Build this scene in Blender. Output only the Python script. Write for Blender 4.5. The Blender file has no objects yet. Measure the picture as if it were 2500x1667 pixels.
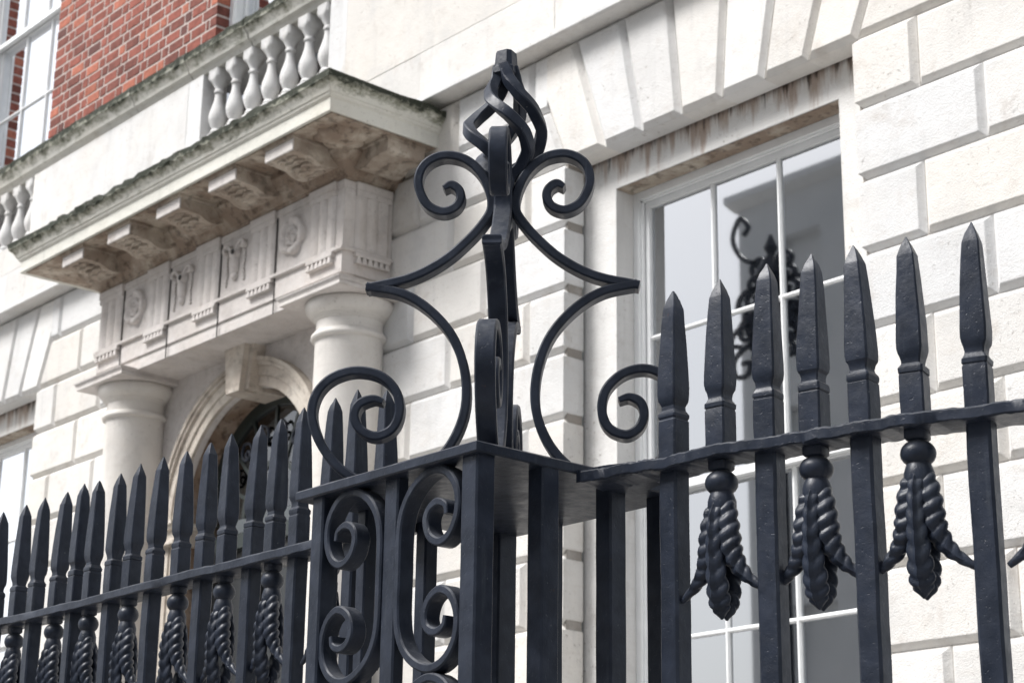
import bpy, bmesh, math, random
from mathutils import Vector, Matrix
random.seed(7)
R = math.radians
sc = bpy.context.scene
col = sc.collection
# ------------------------------------------------------------------ camera (eye at the origin, pavement 1.6 m below)
YAW, PITCH, ROLL = R(-49.24), R(17.81), R(0.79)
fw = Vector((math.sin(YAW)*math.cos(PITCH), math.cos(YAW)*math.cos(PITCH), math.sin(PITCH)))
rt = Vector((math.cos(YAW), -math.sin(YAW), 0)); up = rt.cross(fw)
rt2 = math.cos(ROLL)*rt+math.sin(ROLL)*up; up2 = -math.sin(ROLL)*rt+math.cos(ROLL)*up
cam_d = bpy.data.cameras.new("camera"); cam = bpy.data.objects.new("camera", cam_d); col.objects.link(cam)
cam.matrix_world = Matrix(((rt2.x, up2.x, -fw.x, 0), (rt2.y, up2.y, -fw.y, 0), (rt2.z, up2.z, -fw.z, 0), (0, 0, 0, 1)))
cam_d.lens = 4690/2500*36; cam_d.sensor_width = 36; cam_d.clip_end = 500; cam_d.clip_start = .05
cam_d.dof.use_dof = True; cam_d.dof.focus_distance = 4.5; cam_d.dof.aperture_fstop = 9
sc.camera = cam
# ------------------------------------------------------------------ light: bright overcast
w = bpy.data.worlds.new("World"); sc.world = w; w.use_nodes = True
wn, wl = w.node_tree.nodes, w.node_tree.links
bg = wn['Background']; sky = wn.new('ShaderNodeTexSky'); sky.sky_type = 'NISHITA'; sky.sun_disc = False
SUN_EL, SUN_AZ = R(50), R(208)       # azimuth clockwise from +Y: light comes from the street, to the left behind the camera
sky.sun_elevation = SUN_EL; sky.sun_rotation = SUN_AZ; sky.air_density = 1.0; sky.dust_density = 3.0
hs = wn.new('ShaderNodeHueSaturation'); hs.inputs['Saturation'].default_value = .28
wl.new(sky.outputs[0], hs.inputs['Color']); wl.new(hs.outputs[0], bg.inputs[0]); bg.inputs[1].default_value = .13
sd = bpy.data.lights.new("sun", 'SUN'); sd.energy = 2.9; sd.angle = R(22); sd.color = (1, .985, .972)
so = bpy.data.objects.new("sun", sd); col.objects.link(so)
dirv = Vector((math.sin(SUN_AZ)*math.cos(SUN_EL), math.cos(SUN_AZ)*math.cos(SUN_EL), math.sin(SUN_EL)))
so.rotation_euler = dirv.to_track_quat('Z', 'Y').to_euler(); so.location = (0, -4, 8)
sc.render.engine = 'CYCLES'
sc.view_settings.view_transform = 'Standard'; sc.view_settings.look = 'None'
sc.view_settings.exposure = 0.58; sc.view_settings.gamma = 1
sc.render.resolution_x = 1024; sc.render.resolution_y = 682

# ------------------------------------------------------------------ materials
def mat(name, base, rough=.6, metal=0, spec=.5):
    m = bpy.data.materials.new(name); m.use_nodes = True
    b = m.node_tree.nodes['Principled BSDF']
    b.inputs['Base Color'].default_value = (*base, 1); b.inputs['Roughness'].default_value = rough
    b.inputs['Metallic'].default_value = metal; b.inputs['Specular IOR Level'].default_value = spec
    return m
class NT:
    def __init__(s, m): s.m = m; s.n = m.node_tree.nodes; s.l = m.node_tree.links; s.b = s.n['Principled BSDF']
    def new(s, t, **k):
        o = s.n.new(t)
        for a, v in k.items(): setattr(o, a, v)
        return o
    def geo(s):
        if not hasattr(s, '_g'): s._g = s.new('ShaderNodeNewGeometry')
        return s._g
    def pos(s, scale=(1, 1, 1)):
        mp = s.new('ShaderNodeMapping'); mp.inputs['Scale'].default_value = scale
        s.l.new(s.geo().outputs['Position'], mp.inputs['Vector']); return mp.outputs[0]
    def noise(s, vec, scale, detail=4, rough=.55):
        o = s.new('ShaderNodeTexNoise'); o.inputs['Scale'].default_value = scale; o.inputs['Detail'].default_value = detail
        o.inputs['Roughness'].default_value = rough; s.l.new(vec, o.inputs['Vector']); return o.outputs[0]
    def ramp(s, f, stops):
        o = s.new('ShaderNodeValToRGB'); e = o.color_ramp.elements
        while len(e) < len(stops): e.new(.5)
        for i, (p, c) in enumerate(stops): e[i].position = p; e[i].color = (*c, 1) if len(c) == 3 else c
        s.l.new(f, o.inputs[0]); return o.outputs[0]
    def mix(s, fac, a, b, mode='MIX'):
        o = s.new('ShaderNodeMix', data_type='RGBA', blend_type=mode)
        for sock, v in ((o.inputs[0], fac), (o.inputs[6], a), (o.inputs[7], b)):
            if hasattr(v, 'links') or isinstance(v, bpy.types.NodeSocket): s.l.new(v, sock)
            else: sock.default_value = v if isinstance(v, (int, float)) else (*v, 1)
        return o.outputs[2]
    def math(s, op, a, b=0.0):
        o = s.new('ShaderNodeMath', operation=op)
        for i, v in enumerate((a, b)):
            if isinstance(v, bpy.types.NodeSocket): s.l.new(v, o.inputs[i])
            else: o.inputs[i].default_value = v
        return o.outputs[0]
    def mrange(s, v, a, b, c=0.0, d=1.0):
        o = s.new('ShaderNodeMapRange'); s.l.new(v, o.inputs[0])
        for i, q in enumerate((a, b, c, d)): o.inputs[i+1].default_value = q
        return o.outputs[0]
    def attr(s, name):
        o = s.new('ShaderNodeAttribute'); o.attribute_name = name; return o.outputs['Color']
    def bump(s, h, strength, dist, bevel=0):
        o = s.new('ShaderNodeBump'); o.inputs['Strength'].default_value = strength; o.inputs['Distance'].default_value = dist
        s.l.new(h, o.inputs['Height'])
        if bevel:
            bv = s.new('ShaderNodeBevel'); bv.samples = 4; bv.inputs['Radius'].default_value = bevel; s.l.new(bv.outputs[0], o.inputs['Normal'])
        s.l.new(o.outputs[0], s.b.inputs['Normal']); return o
    def color(s, c): s.l.new(c, s.b.inputs['Base Color'])
    def sep(s):
        o = s.new('ShaderNodeSeparateXYZ'); s.l.new(s.geo().outputs['Position'], o.inputs[0]); return o.outputs

def stone(name, base=(.72, .715, .705), dirt=0.25, moss=0.0, brown=0.0, tint=True, bevel=.010, drip=None, mossz=None):
    m = mat(name, base, .85, spec=.25); t = NT(m); p = t.pos()
    c = t.ramp(t.noise(p, 2.3, 5), [(.3, tuple(v*.93 for v in base)), (.7, tuple(min(1, v*1.04) for v in base))])
    if tint: c = t.mix(1.0, c, t.attr('tint'), 'MULTIPLY')
    c = t.mix(t.mrange(t.noise(p, 1.3, 6, .65), .50, .70, 0, .40), c, (base[0]*.97, base[1]*.92, base[2]*.85))
    c = t.mix(t.mrange(t.noise(p, 4.1, 7, .7), .52, .70, 0, .45), c, tuple(v*.74 for v in base))
    # bedding streaks and grain
    st = t.noise(t.pos((3, 3, 26)), 1.6, 4); c = t.mix(t.mrange(st, .56, .72, 0, .35*dirt), c, (.42, .36, .30))
    bl = t.noise(p, 7, 6, .65); c = t.mix(t.mrange(bl, .56, .75, 0, dirt), c, (.38, .31, .25))
    gr = t.noise(p, 90, 3, .7); c = t.mix(t.mrange(gr, .60, .72, 0, .35*dirt), c, (.16, .15, .14))
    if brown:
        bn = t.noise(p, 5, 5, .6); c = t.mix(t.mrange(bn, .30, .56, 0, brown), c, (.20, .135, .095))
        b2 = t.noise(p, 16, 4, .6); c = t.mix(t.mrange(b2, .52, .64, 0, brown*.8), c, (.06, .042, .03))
    if drip:
        z0, z1 = drip; z = t.sep()[2]
        g = t.mrange(z, z0, z1)
        dn = t.noise(t.pos((19, 19, 2.2)), 1, 7, .62)
        a = t.math('ADD', t.math('MULTIPLY', g, .42), dn)
        c = t.mix(t.mrange(a, .70, .88, 0, .8), c, (.36, .26, .20))
        a2 = t.math('ADD', t.math('MULTIPLY', g, .42), t.noise(t.pos((24, 24, 3.2)), 1, 7, .62))
        c = t.mix(t.mrange(a2, .84, .97, 0, .9), c, (.05, .032, .022))
    if moss:
        z = t.sep()[2]; g = t.mrange(z, mossz[0], mossz[1]); g = t.math('POWER', g, 1.3)
        mn = t.noise(t.pos((1.5, 1.5, 3)), 6, 8, .75)
        a = t.math('ADD', t.math('MULTIPLY', g, .56), mn)
        c = t.mix(t.mrange(a, .62, .78, 0, moss*.8), c, (.17, .175, .12))
        c = t.mix(t.mrange(a, .78, .90, 0, moss), c, (.022, .027, .018))
    t.color(c)
    sk = t.noise(t.pos((9, 9, .9)), 1, 6, .62); c = t.mix(t.mrange(sk, .56, .74, 0, .30), c, tuple(v*.62 for v in base))
    pit = t.mrange(t.noise(p, 48, 4, .7), .60, .68, 0, 1)
    pn = t.math('MULTIPLY', pit, t.mrange(t.noise(p, 3.1, 3), .45, .62, 0, 1))
    c = t.mix(t.math('MULTIPLY', pn, min(.9, .35+dirt)), c, (.30, .27, .24)); t.color(c)
    h = t.math('ADD', t.math('MULTIPLY', t.noise(p, 14, 5, .6), 1.1), t.math('SUBTRACT', t.noise(p, 130, 3), t.math('MULTIPLY', pn, 1.2)))
    t.bump(h, .5, .008, bevel)
    return m
M = {}
M['stone'] = stone('portland_stone', dirt=.34)
M['band'] = stone('smooth_ashlar', dirt=.30, tint=True)
M['return'] = stone('window_surround_stone', (.72, .71, .69), dirt=.3, drip=(3.88, 4.16))
M['cornice'] = stone('cornice_stone', (.70, .69, .63), dirt=.3, moss=.95, mossz=(4.65, 4.77), tint=False)
M['coping'] = stone('coping_stone', (.66, .65, .60), dirt=.4, moss=.95, mossz=(5.935, 6.105), tint=False)
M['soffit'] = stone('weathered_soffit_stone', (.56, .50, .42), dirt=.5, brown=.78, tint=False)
M['frieze'] = stone('frieze_stone', (.70, .665, .64), dirt=.35, brown=.12, tint=False)
M['repair'] = stone('repair_stone', (.72, .69, .65), dirt=.3, tint=False)
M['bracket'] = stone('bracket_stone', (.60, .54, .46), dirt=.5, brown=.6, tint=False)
M['column'] = stone('column_stone', (.73, .70, .66), dirt=.2, tint=False)
M['arch'] = stone('arch_stone', (.70, .645, .57), dirt=.4, brown=.35, tint=False)
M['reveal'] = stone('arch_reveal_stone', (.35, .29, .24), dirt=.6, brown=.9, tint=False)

m = mat('painted_wrought_iron', (.014, .018, .028), .36, spec=.25); t = NT(m); M['iron'] = m
p = t.pos()
n1 = t.noise(p, 34, 5, .6); n2 = t.noise(p, 260, 3, .6); n3 = t.noise(p, 18, 2)
pits = t.ramp(t.noise(p, 120, 2, .5), [(.30, (0, 0, 0)), (.36, (1, 1, 1))])
h = t.math('ADD', t.math('ADD', t.math('MULTIPLY', n1, 1.3), t.math('MULTIPLY', n2, .12)), t.math('MULTIPLY', pits, .30))
t.bump(h, .40, .0028, .0013)
c = t.ramp(n3, [(.35, (.015, .020, .032)), (.7, (.027, .034, .052))])
ch = t.noise(p, 95, 3, .7); c = t.mix(t.mrange(ch, .70, .75, 0, .55), c, (.20, .21, .22))
rs = t.noise(p, 26, 6, .7); c = t.mix(t.mrange(rs, .69, .76, 0, .8), c, (.075, .042, .028))
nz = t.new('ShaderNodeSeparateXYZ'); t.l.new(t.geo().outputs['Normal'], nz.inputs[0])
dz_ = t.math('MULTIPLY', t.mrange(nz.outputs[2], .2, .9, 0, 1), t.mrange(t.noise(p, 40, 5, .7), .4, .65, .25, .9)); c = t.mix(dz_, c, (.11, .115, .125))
dr = t.noise(t.pos((38, 38, 3)), 1, 5, .6); c = t.mix(t.mrange(dr, .60, .74, 0, .35), c, (.075, .085, .10)); t.color(c)
t.l.new(t.mrange(n1, .3, .7, .30, .46), t.b.inputs['Roughness'])

m = mat('red_brick', (.30, .08, .05), .85, spec=.2); t = NT(m); M['brick'] = m; p = t.pos()
c = t.mix(1.0, t.attr('tint'), t.ramp(t.noise(p, 22, 6, .7), [(.3, (.62, .58, .56)), (.72, (1.3, 1.2, 1.15))]), 'MULTIPLY'); t.color(c)
t.bump(t.noise(p, 60, 4), .5, .006, .004)
m = mat('lime_mortar', (.50, .42, .38), .95, spec=.1); t = NT(m); M['mortar'] = m
t.color(t.ramp(t.noise(t.pos(), 30, 4), [(.3, (.46, .38, .35)), (.7, (.58, .50, .46))])); t.bump(t.noise(t.pos(), 120, 3), .5, .004)
m = mat('white_gloss_paint', (.78, .79, .79), .32); t = NT(m); M['white'] = m
t.color(t.ramp(t.noise(t.pos(), 9, 5), [(.3, (.80, .81, .81)), (.7, (.88, .89, .89))])); t.bump(t.noise(t.pos(), 80, 3), .2, .002, .003)
m = mat('dark_gap', (.015, .014, .013), .9); M['dark'] = m; t = NT(m); t.color(t.ramp(t.noise(t.pos(), 8), [(.3, (.010, .009, .009)), (.7, (.03, .027, .025))]))
m = mat('room_paint', (.72, .74, .74), .9); M['room'] = m; t = NT(m); t.color(t.ramp(t.noise(t.pos(), 1.5), [(.3, (.70, .73, .73)), (.7, (.76, .79, .78))]))
m = mat('room_wall_grey', (.26, .27, .29), .9); M['roomgrey'] = m; t = NT(m); t.color(t.ramp(t.noise(t.pos(), 1.2), [(.3, (.55, .57, .60)), (.7, (.62, .64, .66))]))
m = mat('roller_blind', (.80, .84, .90), .9); M['blind'] = m; t = NT(m); t.color(t.ramp(t.noise(t.pos(), 1.5), [(.3, (.76, .81, .88)), (.7, (.84, .87, .91))]))
m = mat('pavement_stone', (.36, .35, .33), .9); M['ground'] = m; t = NT(m)
bk = t.new('ShaderNodeTexBrick'); t.l.new(t.geo().outputs['Position'], bk.inputs['Vector']); bk.inputs['Scale'].default_value = 1.0
bk.inputs['Color1'].default_value = (.38, .37, .35, 1); bk.inputs['Color2'].default_value = (.32, .31, .30, 1); bk.inputs['Mortar'].default_value = (.18, .17, .16, 1)
bk.inputs['Mortar Size'].default_value = .01; t.color(bk.outputs[0])
# thin window glass: lets light through, mirrors at grazing angles
def glass(name, tintc, boost):
    g = bpy.data.materials.new(name); g.use_nodes = True; nn, ll = g.node_tree.nodes, g.node_tree.links; nn.clear()
    out = nn.new('ShaderNodeOutputMaterial'); mx = nn.new('ShaderNodeMixShader'); tr = nn.new('ShaderNodeBsdfTransparent'); gl = nn.new('ShaderNodeBsdfGlossy')
    tr.inputs[0].default_value = (*tintc, 1); gl.inputs['Roughness'].default_value = .02; gl.inputs[0].default_value = (.95, .97, 1, 1)
    fr = nn.new('ShaderNodeFresnel'); fr.inputs[0].default_value = 1.5; mu = nn.new('ShaderNodeMath'); mu.operation = 'MULTIPLY'; mu.inputs[1].default_value = boost; mu.use_clamp = True
    ll.new(fr.outputs[0], mu.inputs[0]); ll.new(mu.outputs[0], mx.inputs[0]); ll.new(tr.outputs[0], mx.inputs[1]); ll.new(gl.outputs[0], mx.inputs[2]); ll.new(mx.outputs[0], out.inputs[0])
    return g
M['glass'] = glass('window_glass', (.93, .95, .95), 8.5)
M['fanglass'] = glass('fanlight_glass', (.30, .34, .36), 2.0)

# ------------------------------------------------------------------ mesh helpers
class MB:
    def __init__(s): s.v = []; s.f = []; s.tint = []
    def add(s, vs, fs, tint=(1, 1, 1)):
        o = len(s.v); s.v += [tuple(q) for q in vs]; s.f += [tuple(i+o for i in f) for f in fs]; s.tint += [tint]*len(fs); return s
    def box(s, x0, x1, y0, y1, z0, z1, tint=(1, 1, 1)):
        return s.add([(x, y, z) for z in (z0, z1) for y in (y0, y1) for x in (x0, x1)],
                     [(0, 2, 3, 1), (4, 5, 7, 6), (0, 1, 5, 4), (2, 6, 7, 3), (0, 4, 6, 2), (1, 3, 7, 5)], tint)
    def prism(s, poly, axis, a, b, tint=(1, 1, 1)):
        # poly: 2-D outline; axis 'x': (y,z), 'y': (x,z), 'z': (x,y)
        def P(q, t): return (t, q[0], q[1]) if axis == 'x' else (q[0], t, q[1]) if axis == 'y' else (q[0], q[1], t)
        n = len(poly); vs = [P(q, a) for q in poly]+[P(q, b) for q in poly]
        fs = [tuple(range(n)), tuple(range(2*n-1, n-1, -1))]+[(i, i+n, (i+1) % n+n, (i+1) % n) for i in range(n)]
        return s.add(vs, fs, tint)
    def loft(s, rings, cap=True, closed=True):
        n = len(rings[0]); vs = [q for r in rings for q in r]; fs = []
        for k in range(len(rings)-1):
            for i in range(n if closed else n-1):
                j = (i+1) % n; fs.append((k*n+i, k*n+j, (k+1)*n+j, (k+1)*n+i))
        if cap and closed: fs += [tuple(range(n-1, -1, -1)), tuple(range((len(rings)-1)*n, len(rings)*n))]
        return s.add(vs, fs)
    def lathe(s, prof, cx, cy, n=32, sq=None):
        rings = []
        for (r, z) in prof: rings.append([(cx+r*math.cos(2*math.pi*i/n), cy+r*math.sin(2*math.pi*i/n), z) for i in range(n)])
        return s.loft(rings)
    def build(s, name, material, parent=None, smooth=None, recalc=True):
        me = bpy.data.meshes.new(name); me.from_pydata(s.v, [], s.f)
        if s.tint:
            a = me.color_attributes.new('tint', 'FLOAT_COLOR', 'CORNER'); k = 0; buf = []
            for pl, tt in zip(me.polygons, s.tint): buf += [*tt, 1]*pl.loop_total
            a.data.foreach_set('color', buf)
        if recalc:
            bm = bmesh.new(); bm.from_mesh(me); bmesh.ops.recalc_face_normals(bm, faces=bm.faces); bm.to_mesh(me); bm.free()
        if smooth is not None:
            me.polygons.foreach_set('use_smooth', [True]*len(me.polygons)); me.set_sharp_from_angle(angle=R(smooth))
        me.materials.append(material)
        o = bpy.data.objects.new(name, me); col.objects.link(o); o.parent = parent
        return o
def empty(name, label, cat, group=None, loc=(0, 0, 0)):
    o = bpy.data.objects.new(name, None); col.objects.link(o); o.location = loc; o.empty_display_size = .1
    o['label'] = label; o['category'] = cat
    if group: o['group'] = group
    return o
def cr(pts, n=6):
    """Catmull-Rom resample of a polyline of tuples"""
    P = [Vector(p) for p in pts]; P = [2*P[0]-P[1]]+P+[2*P[-1]-P[-2]]; out = []
    for i in range(1, len(P)-2):
        for k in range(n):
            t = k/n; a, b, c, d = P[i-1:i+3]
            out.append(.5*((2*b)+(c-a)*t+(2*a-5*b+4*c-d)*t*t+(3*b-a-3*c+d)*t**3))
    out.append(P[-2].copy()); return out
def strip(mb, pts2, to3, thick, depth, n=6, ch=.18, taper=None, jitter=0):
    """flat bar following a 2-D curve; to3(u,v,w) places it; thick in the plane, depth across it"""
    P = cr(pts2, n) if n > 1 else [Vector(p) for p in pts2]; rings = []
    for i, p in enumerate(P):
        a = P[max(i-1, 0)]; b = P[min(i+1, len(P)-1)]; d = (b-a).normalized(); nn = Vector((-d.y, d.x))
        f = i/(len(P)-1); k = taper(f) if taper else (1, 1)
        th, dp = thick/2*k[0], depth/2*k[1]; th *= 1+random.uniform(-jitter, jitter)
        c = ch*min(th, dp)*2
        sec = [(-th+c, -dp), (th-c, -dp), (th, -dp+c), (th, dp-c), (th-c, dp), (-th+c, dp), (-th, dp-c), (-th, -dp+c)]
        rings.append([to3(p.x+nn.x*s_, p.y+nn.y*s_, w_) for s_, w_ in sec])
    mb.loft(rings)
def sqring(cx, cy, z, h, rot=0, ch=.08, jx=0, jy=0):
    """square ring with chamfered corners, half width h"""
    c = h*ch*2; pts = [(-h+c, -h), (h-c, -h), (h, -h+c), (h, h-c), (h-c, h), (-h+c, h), (-h, h-c), (-h, -h+c)]
    ca, sa = math.cos(rot), math.sin(rot)
    return [(cx+jx+x*ca-y*sa, cy+jy+x*sa+y*ca, z) for x, y in pts]

# ------------------------------------------------------------------ stone blocks
WY = 6.50; GD = .034; C = .030     # wall face, groove depth, chamfer
def tintv():
    b = random.uniform(.90, 1.04); wv = random.uniform(-.012, .05)
    if random.random() < .1: wv += .03
    return (min(1.05, b+wv*.3), b-wv*.3, b-wv*1.2)
def block(mb, poly, y0, y1, cut, side=()):
    """extruded outline (x,z) with V-chamfered front edges where cut[i]; side: list of (sign_x, x) exposed returns whose bed edges are cut too"""
    bm = bmesh.new(); n = len(poly); jy = random.uniform(-.003, .003)
    fr = [bm.verts.new((x, y0+jy, z)) for x, z in poly]; bk = [bm.verts.new((x, y1, z)) for x, z in poly]
    bm.faces.new(fr); bm.faces.new(bk[::-1])
    for i in range(n): bm.faces.new((fr[i], bk[i], bk[(i+1) % n], fr[(i+1) % n]))
    cx = sum(q[0] for q in poly)/n; cz = sum(q[1] for q in poly)/n
    def bis(co, no):
        g = bm.verts[:]+bm.edges[:]+bm.faces[:]
        r = bmesh.ops.bisect_plane(bm, geom=g, plane_co=co, plane_no=no, clear_outer=True)
        e = [q for q in r['geom_cut'] if isinstance(q, bmesh.types.BMEdge)]
        if len(e) > 2:
            try: bmesh.ops.contextual_create(bm, geom=e)
            except Exception: pass
    for i in range(n):
        if not cut[i]: continue
        a, b = Vector(poly[i]), Vector(poly[(i+1) % n]); d = (b-a).normalized(); nn = Vector((d.y, -d.x)); mid = (a+b)/2
        if nn.dot(mid-Vector((cx, cz))) < 0: nn = -nn
        no = Vector((nn.x, -1, nn.y)).normalized(); co = Vector((mid.x-nn.x*C, y0+jy, mid.y-nn.y*C)); bis(co, no)
    for sg, x in side:
        z0 = min(q[1] for q in poly); z1 = max(q[1] for q in poly)
        bis(Vector((x, y0, z1-C)), Vector((sg, 0, 1)).normalized()); bis(Vector((x, y0, z0+C)), Vector((sg, 0, -1)).normalized())
    bm.normal_update(); vs = [v.co.copy() for v in bm.verts]; ix = {v: i for i, v in enumerate(bm.verts)}
    mb.add(vs, [tuple(ix[v] for v in f.verts) for f in bm.faces], tintv()); bm.free()
def rect(mb, x0, x1, z0, z1, side=(), y1=6.64, cl=True, crr=True):
    block(mb, [(x0, z0), (x1, z0), (x1, z1), (x0, z1)], WY, y1, (True, crr, True, cl), side)

PC = -10.09; PW = -10.12             # centre lines of the entrance and of the rusticated wall
WC = (-6.12, 2*PW+6.12)            # ground floor window centres (right, left)
house = empty('town_house', 'pale stone and red brick house with columned entrance behind the railings', 'building')
wall = MB(); ZJ = [4.83, 4.478, 4.12, 3.763, 3.407, 3.05, 2.691, 2.331, 1.97, 1.61, 1.25, .89, .53, .17, -.19, -.55, -.91, -1.27, -1.62]
def mirx(x): return 2*PW-x
def row(z0, z1, xs, le, re, mirror=False):
    if mirror: xs = [mirx(x) for x in xs][::-1]; le, re = re, le
    for i in range(len(xs)-1):
        a, b = xs[i], xs[i+1]; L = le and i == 0; Rr = re and i == len(xs)-2
        sd_ = ([(-1, a)] if L else [])+([(1, b)] if Rr else [])
        rect(wall, a, b, z0, z1, sd_, cl=not L, crr=not Rr)
def polyb(pts, cut, mirror=False):
    if mirror:
        n = len(pts); pts = [(mirx(x), z) for x, z in pts][::-1]
        cut = [cut[(n-2-i) % n] for i in range(n)]
    block(wall, pts, WY, 6.64, cut)
c0 = WC[0]
def diagx(z, s): return c0+s*(1.0+.15*(z-4.12)/.358)
for mr in (False, True):
    for i in range(len(ZJ)-1):
        z1, z0 = ZJ[i], ZJ[i+1]
        if i == 0:
            row(z0, z1, [-8.95, -8.07, c0-1.28], 0, 0, mr); row(z0, z1, [c0+1.28, -4.3, -3.4, -2.4], 0, 0, mr)
        elif i == 1:
            row(z0, z1, [-8.95, -8.42, -7.76], 0, 0, mr); row(z0, z1, [-4.44, -3.6, -2.4], 0, 0, mr)
            polyb([(-7.76, z0), (diagx(z0, -1), z0), (diagx(z1, -1), z1), (-7.76, z1)], (1, 1, 1, 1), mr)
            polyb([(diagx(z0, 1), z0), (-4.44, z0), (-4.44, z1), (diagx(z1, 1), z1)], (1, 1, 1, 1), mr)
        elif i % 2 == 0:
            row(z0, z1, [-8.95, -8.095, -7.42, -7.12], 0, 1, mr); row(z0, z1, [-5.13, -4.78, -3.75, -2.4], 1, 0, mr)
        else:
            row(z0, z1, [-8.95, -8.45, -7.79, -7.12], 0, 1, mr); row(z0, z1, [-5.13, -4.44, -3.5, -2.4], 1, 0, mr)
    zb, zs, zt = 4.12, 4.478, 4.83
    B = [-1.0, -.70, -.42, -.14, .14, .42, .70, 1.0]; T = [-1.28, -.93, -.56, -.20, .20, .56, .93, 1.28]
    for k in range(1, 6):
        polyb([(c0+B[k], zb), (c0+B[k+1], zb), (c0+T[k+1], zt), (c0+T[k], zt)], (1, 1, 1, 1), mr)
    polyb([(c0-1.0, zb), (c0-.70, zb), (c0-.93, zt), (c0-1.15, zt), (c0-1.15, zs)], (1, 1, 1, 0, 1), mr)
    polyb([(c0-1.28, zs), (c0-1.15, zs), (c0-1.15, zt), (c0-1.28, zt)], (1, 0, 1, 1), mr)
    polyb([(c0+.70, zb), (c0+1.0, zb), (c0+1.15, zs), (c0+1.15, zt), (c0+.93, zt)], (1, 1, 0, 1, 1), mr)
    polyb([(c0+1.15, zs), (c0+1.28, zs), (c0+1.28, zt), (c0+1.15, zt)], (1, 1, 1, 0), mr)
# backing in the grooves
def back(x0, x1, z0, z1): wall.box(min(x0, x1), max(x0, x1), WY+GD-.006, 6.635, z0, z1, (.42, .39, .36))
for mr in (0, 1):
    f = mirx if mr else (lambda x: x)
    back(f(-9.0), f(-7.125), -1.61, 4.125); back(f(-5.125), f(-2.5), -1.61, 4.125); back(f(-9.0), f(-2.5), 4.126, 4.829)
o_wall = wall.build('rusticated_wall', M['stone'], house)
# smooth wall with the arched doorway
AX, AZ, RI, RO = -10.10, 2.71, .76, .94
a_ = MB(); arc = [(AX+RI*math.cos(R(180-180*i/40)), AZ+RI*math.sin(R(180-180*i/40))) for i in range(41)]
a_.prism([(-11.25, -1.6), (AX-RI, -1.6)]+arc+[(AX+RI, -1.6), (-8.96, -1.6), (-8.96, 3.80), (-11.25, 3.80)], 'y', WY-.012, 6.53)
a_.build('entrance_wall', M['frieze'], house, 30)
# reveal of the arch
rv = MB(); ring = []
for i in range(41):
    an = R(180-180*i/40); ring.append(an)
def ringbox(mb, r0, r1, y0, y1, a0=0, a1=180, n=40):
    rings = []
    for i in range(n+1):
        an = R(a1+(a0-a1)*i/n); cs, sn = math.cos(an), math.sin(an)
        rings.append([(AX+r0*cs, y0, AZ+r0*sn), (AX+r1*cs, y0, AZ+r1*sn), (AX+r1*cs, y1, AZ+r1*sn), (AX+r0*cs, y1, AZ+r0*sn)])
    mb.loft(rings)
ringbox(rv, RI+.002, RI+.10, 6.531, 6.80); rv.box(AX-RI-.10, AX-RI-.002, 6.531, 6.80, -1.6, AZ); rv.box(AX+RI+.002, AX+RI+.10, 6.531, 6.80, -1.6, AZ)
door = empty('doorway', None, None); door.parent = house
for k in ('label', 'category'):
    if k in door: del door[k]
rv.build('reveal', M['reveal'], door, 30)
av = MB(); y0 = WY-.013
ringbox(av, RI+.004, RI+.070, y0-.022, y0); ringbox(av, RI+.0705, RI+.135, y0-.034, y0); ringbox(av, RI+.1355, RO-.018, y0-.052, y0); ringbox(av, RO-.018, RO+.010, y0-.064, y0)
for s in (-1, 1):
    for (a, b, d) in ((.004, .07, .022), (.0705, .135, .034), (.1355, .162, .052), (.162, .19, .064)):
        x0, x1 = sorted((AX+s*(RI+a), AX+s*(RI+b))); av.box(x0, x1, y0-d, y0, -1.6, 2.56)
    for (zz0, zz1, d) in ((2.56, 2.585, .075), (2.585, 2.66, .055), (2.66, 2.685, .085), (2.685, 2.71, .105)):
        x0, x1 = sorted((AX+s*(RI-.03-d*.3), AX+s*(RI+.20+d*.3))); av.box(x0, x1, y0-d, 6.66, zz0, zz1)
av.build('archivolt', M['arch'], door, 30)
ks = MB()
ks.prism([(AX-.075, AZ+RI-.05), (AX+.075, AZ+RI-.05), (AX+.125, 3.80), (AX-.125, 3.80)], 'y', WY-.15, WY-.02)
ks.prism([(AX-.115, AZ+RI-.035), (AX+.115, AZ+RI-.035), (AX+.165, 3.80), (AX-.165, 3.80)], 'y', WY-.105, WY+.3)
ks.build('keystone', M['arch'], door)
# dark fanlight: frame, glass, iron tracery, dark door below
fl = MB(); ringbox(fl, RI-.07, RI+.001, 6.68, 6.75); ringbox(fl, .30, .335, 6.69, 6.735); fl.box(AX-RI, AX+RI, 6.65, 6.75, 2.50, 2.60)
for i in range(1, 8):
    an = R(22.5*i); cs, sn = math.cos(an), math.sin(an); q = []
    for r_ in (.335, RI-.07):
        q.append([(AX+r_*cs-sn*.012*e, y, AZ-.1+r_*sn+.1+cs*.012*e) for e, y in ((-1, 6.695), (1, 6.695), (1, 6.73), (-1, 6.73))])
    fl.loft(q)
fl_o = fl.build('fanlight_frame', mat('dark_green_paint', (.02, .028, .026), .35), door, 30)
fg = MB(); ringbox(fg, .001, RI-.06, 6.705, 6.71); fg.build('fanlight_glass', M['fanglass'], door)
for i in range(8):
    an = R(11.25+22.5*i); o_ = Vector((AX+.50*math.cos(an), AZ+.50*math.sin(an))); sc_ = MB()
    for sg in (-1, 1):
        pts = [(o_.x+.085*math.exp(-.16*k)*math.cos(an+sg*k*.55), o_.y+.085*math.exp(-.16*k)*math.sin(an+sg*k*.55)) for k in range(12)]
        strip(sc_, pts, lambda u, v, w_: (u, 6.675+w_, v), .016, .016, 3)
    sc_.build('fanlight_scroll', M['iron'], door, 40)
dd = MB(); dd.box(AX-RI, AX+RI, 6.71, 6.79, -1.6, 2.50)
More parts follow.
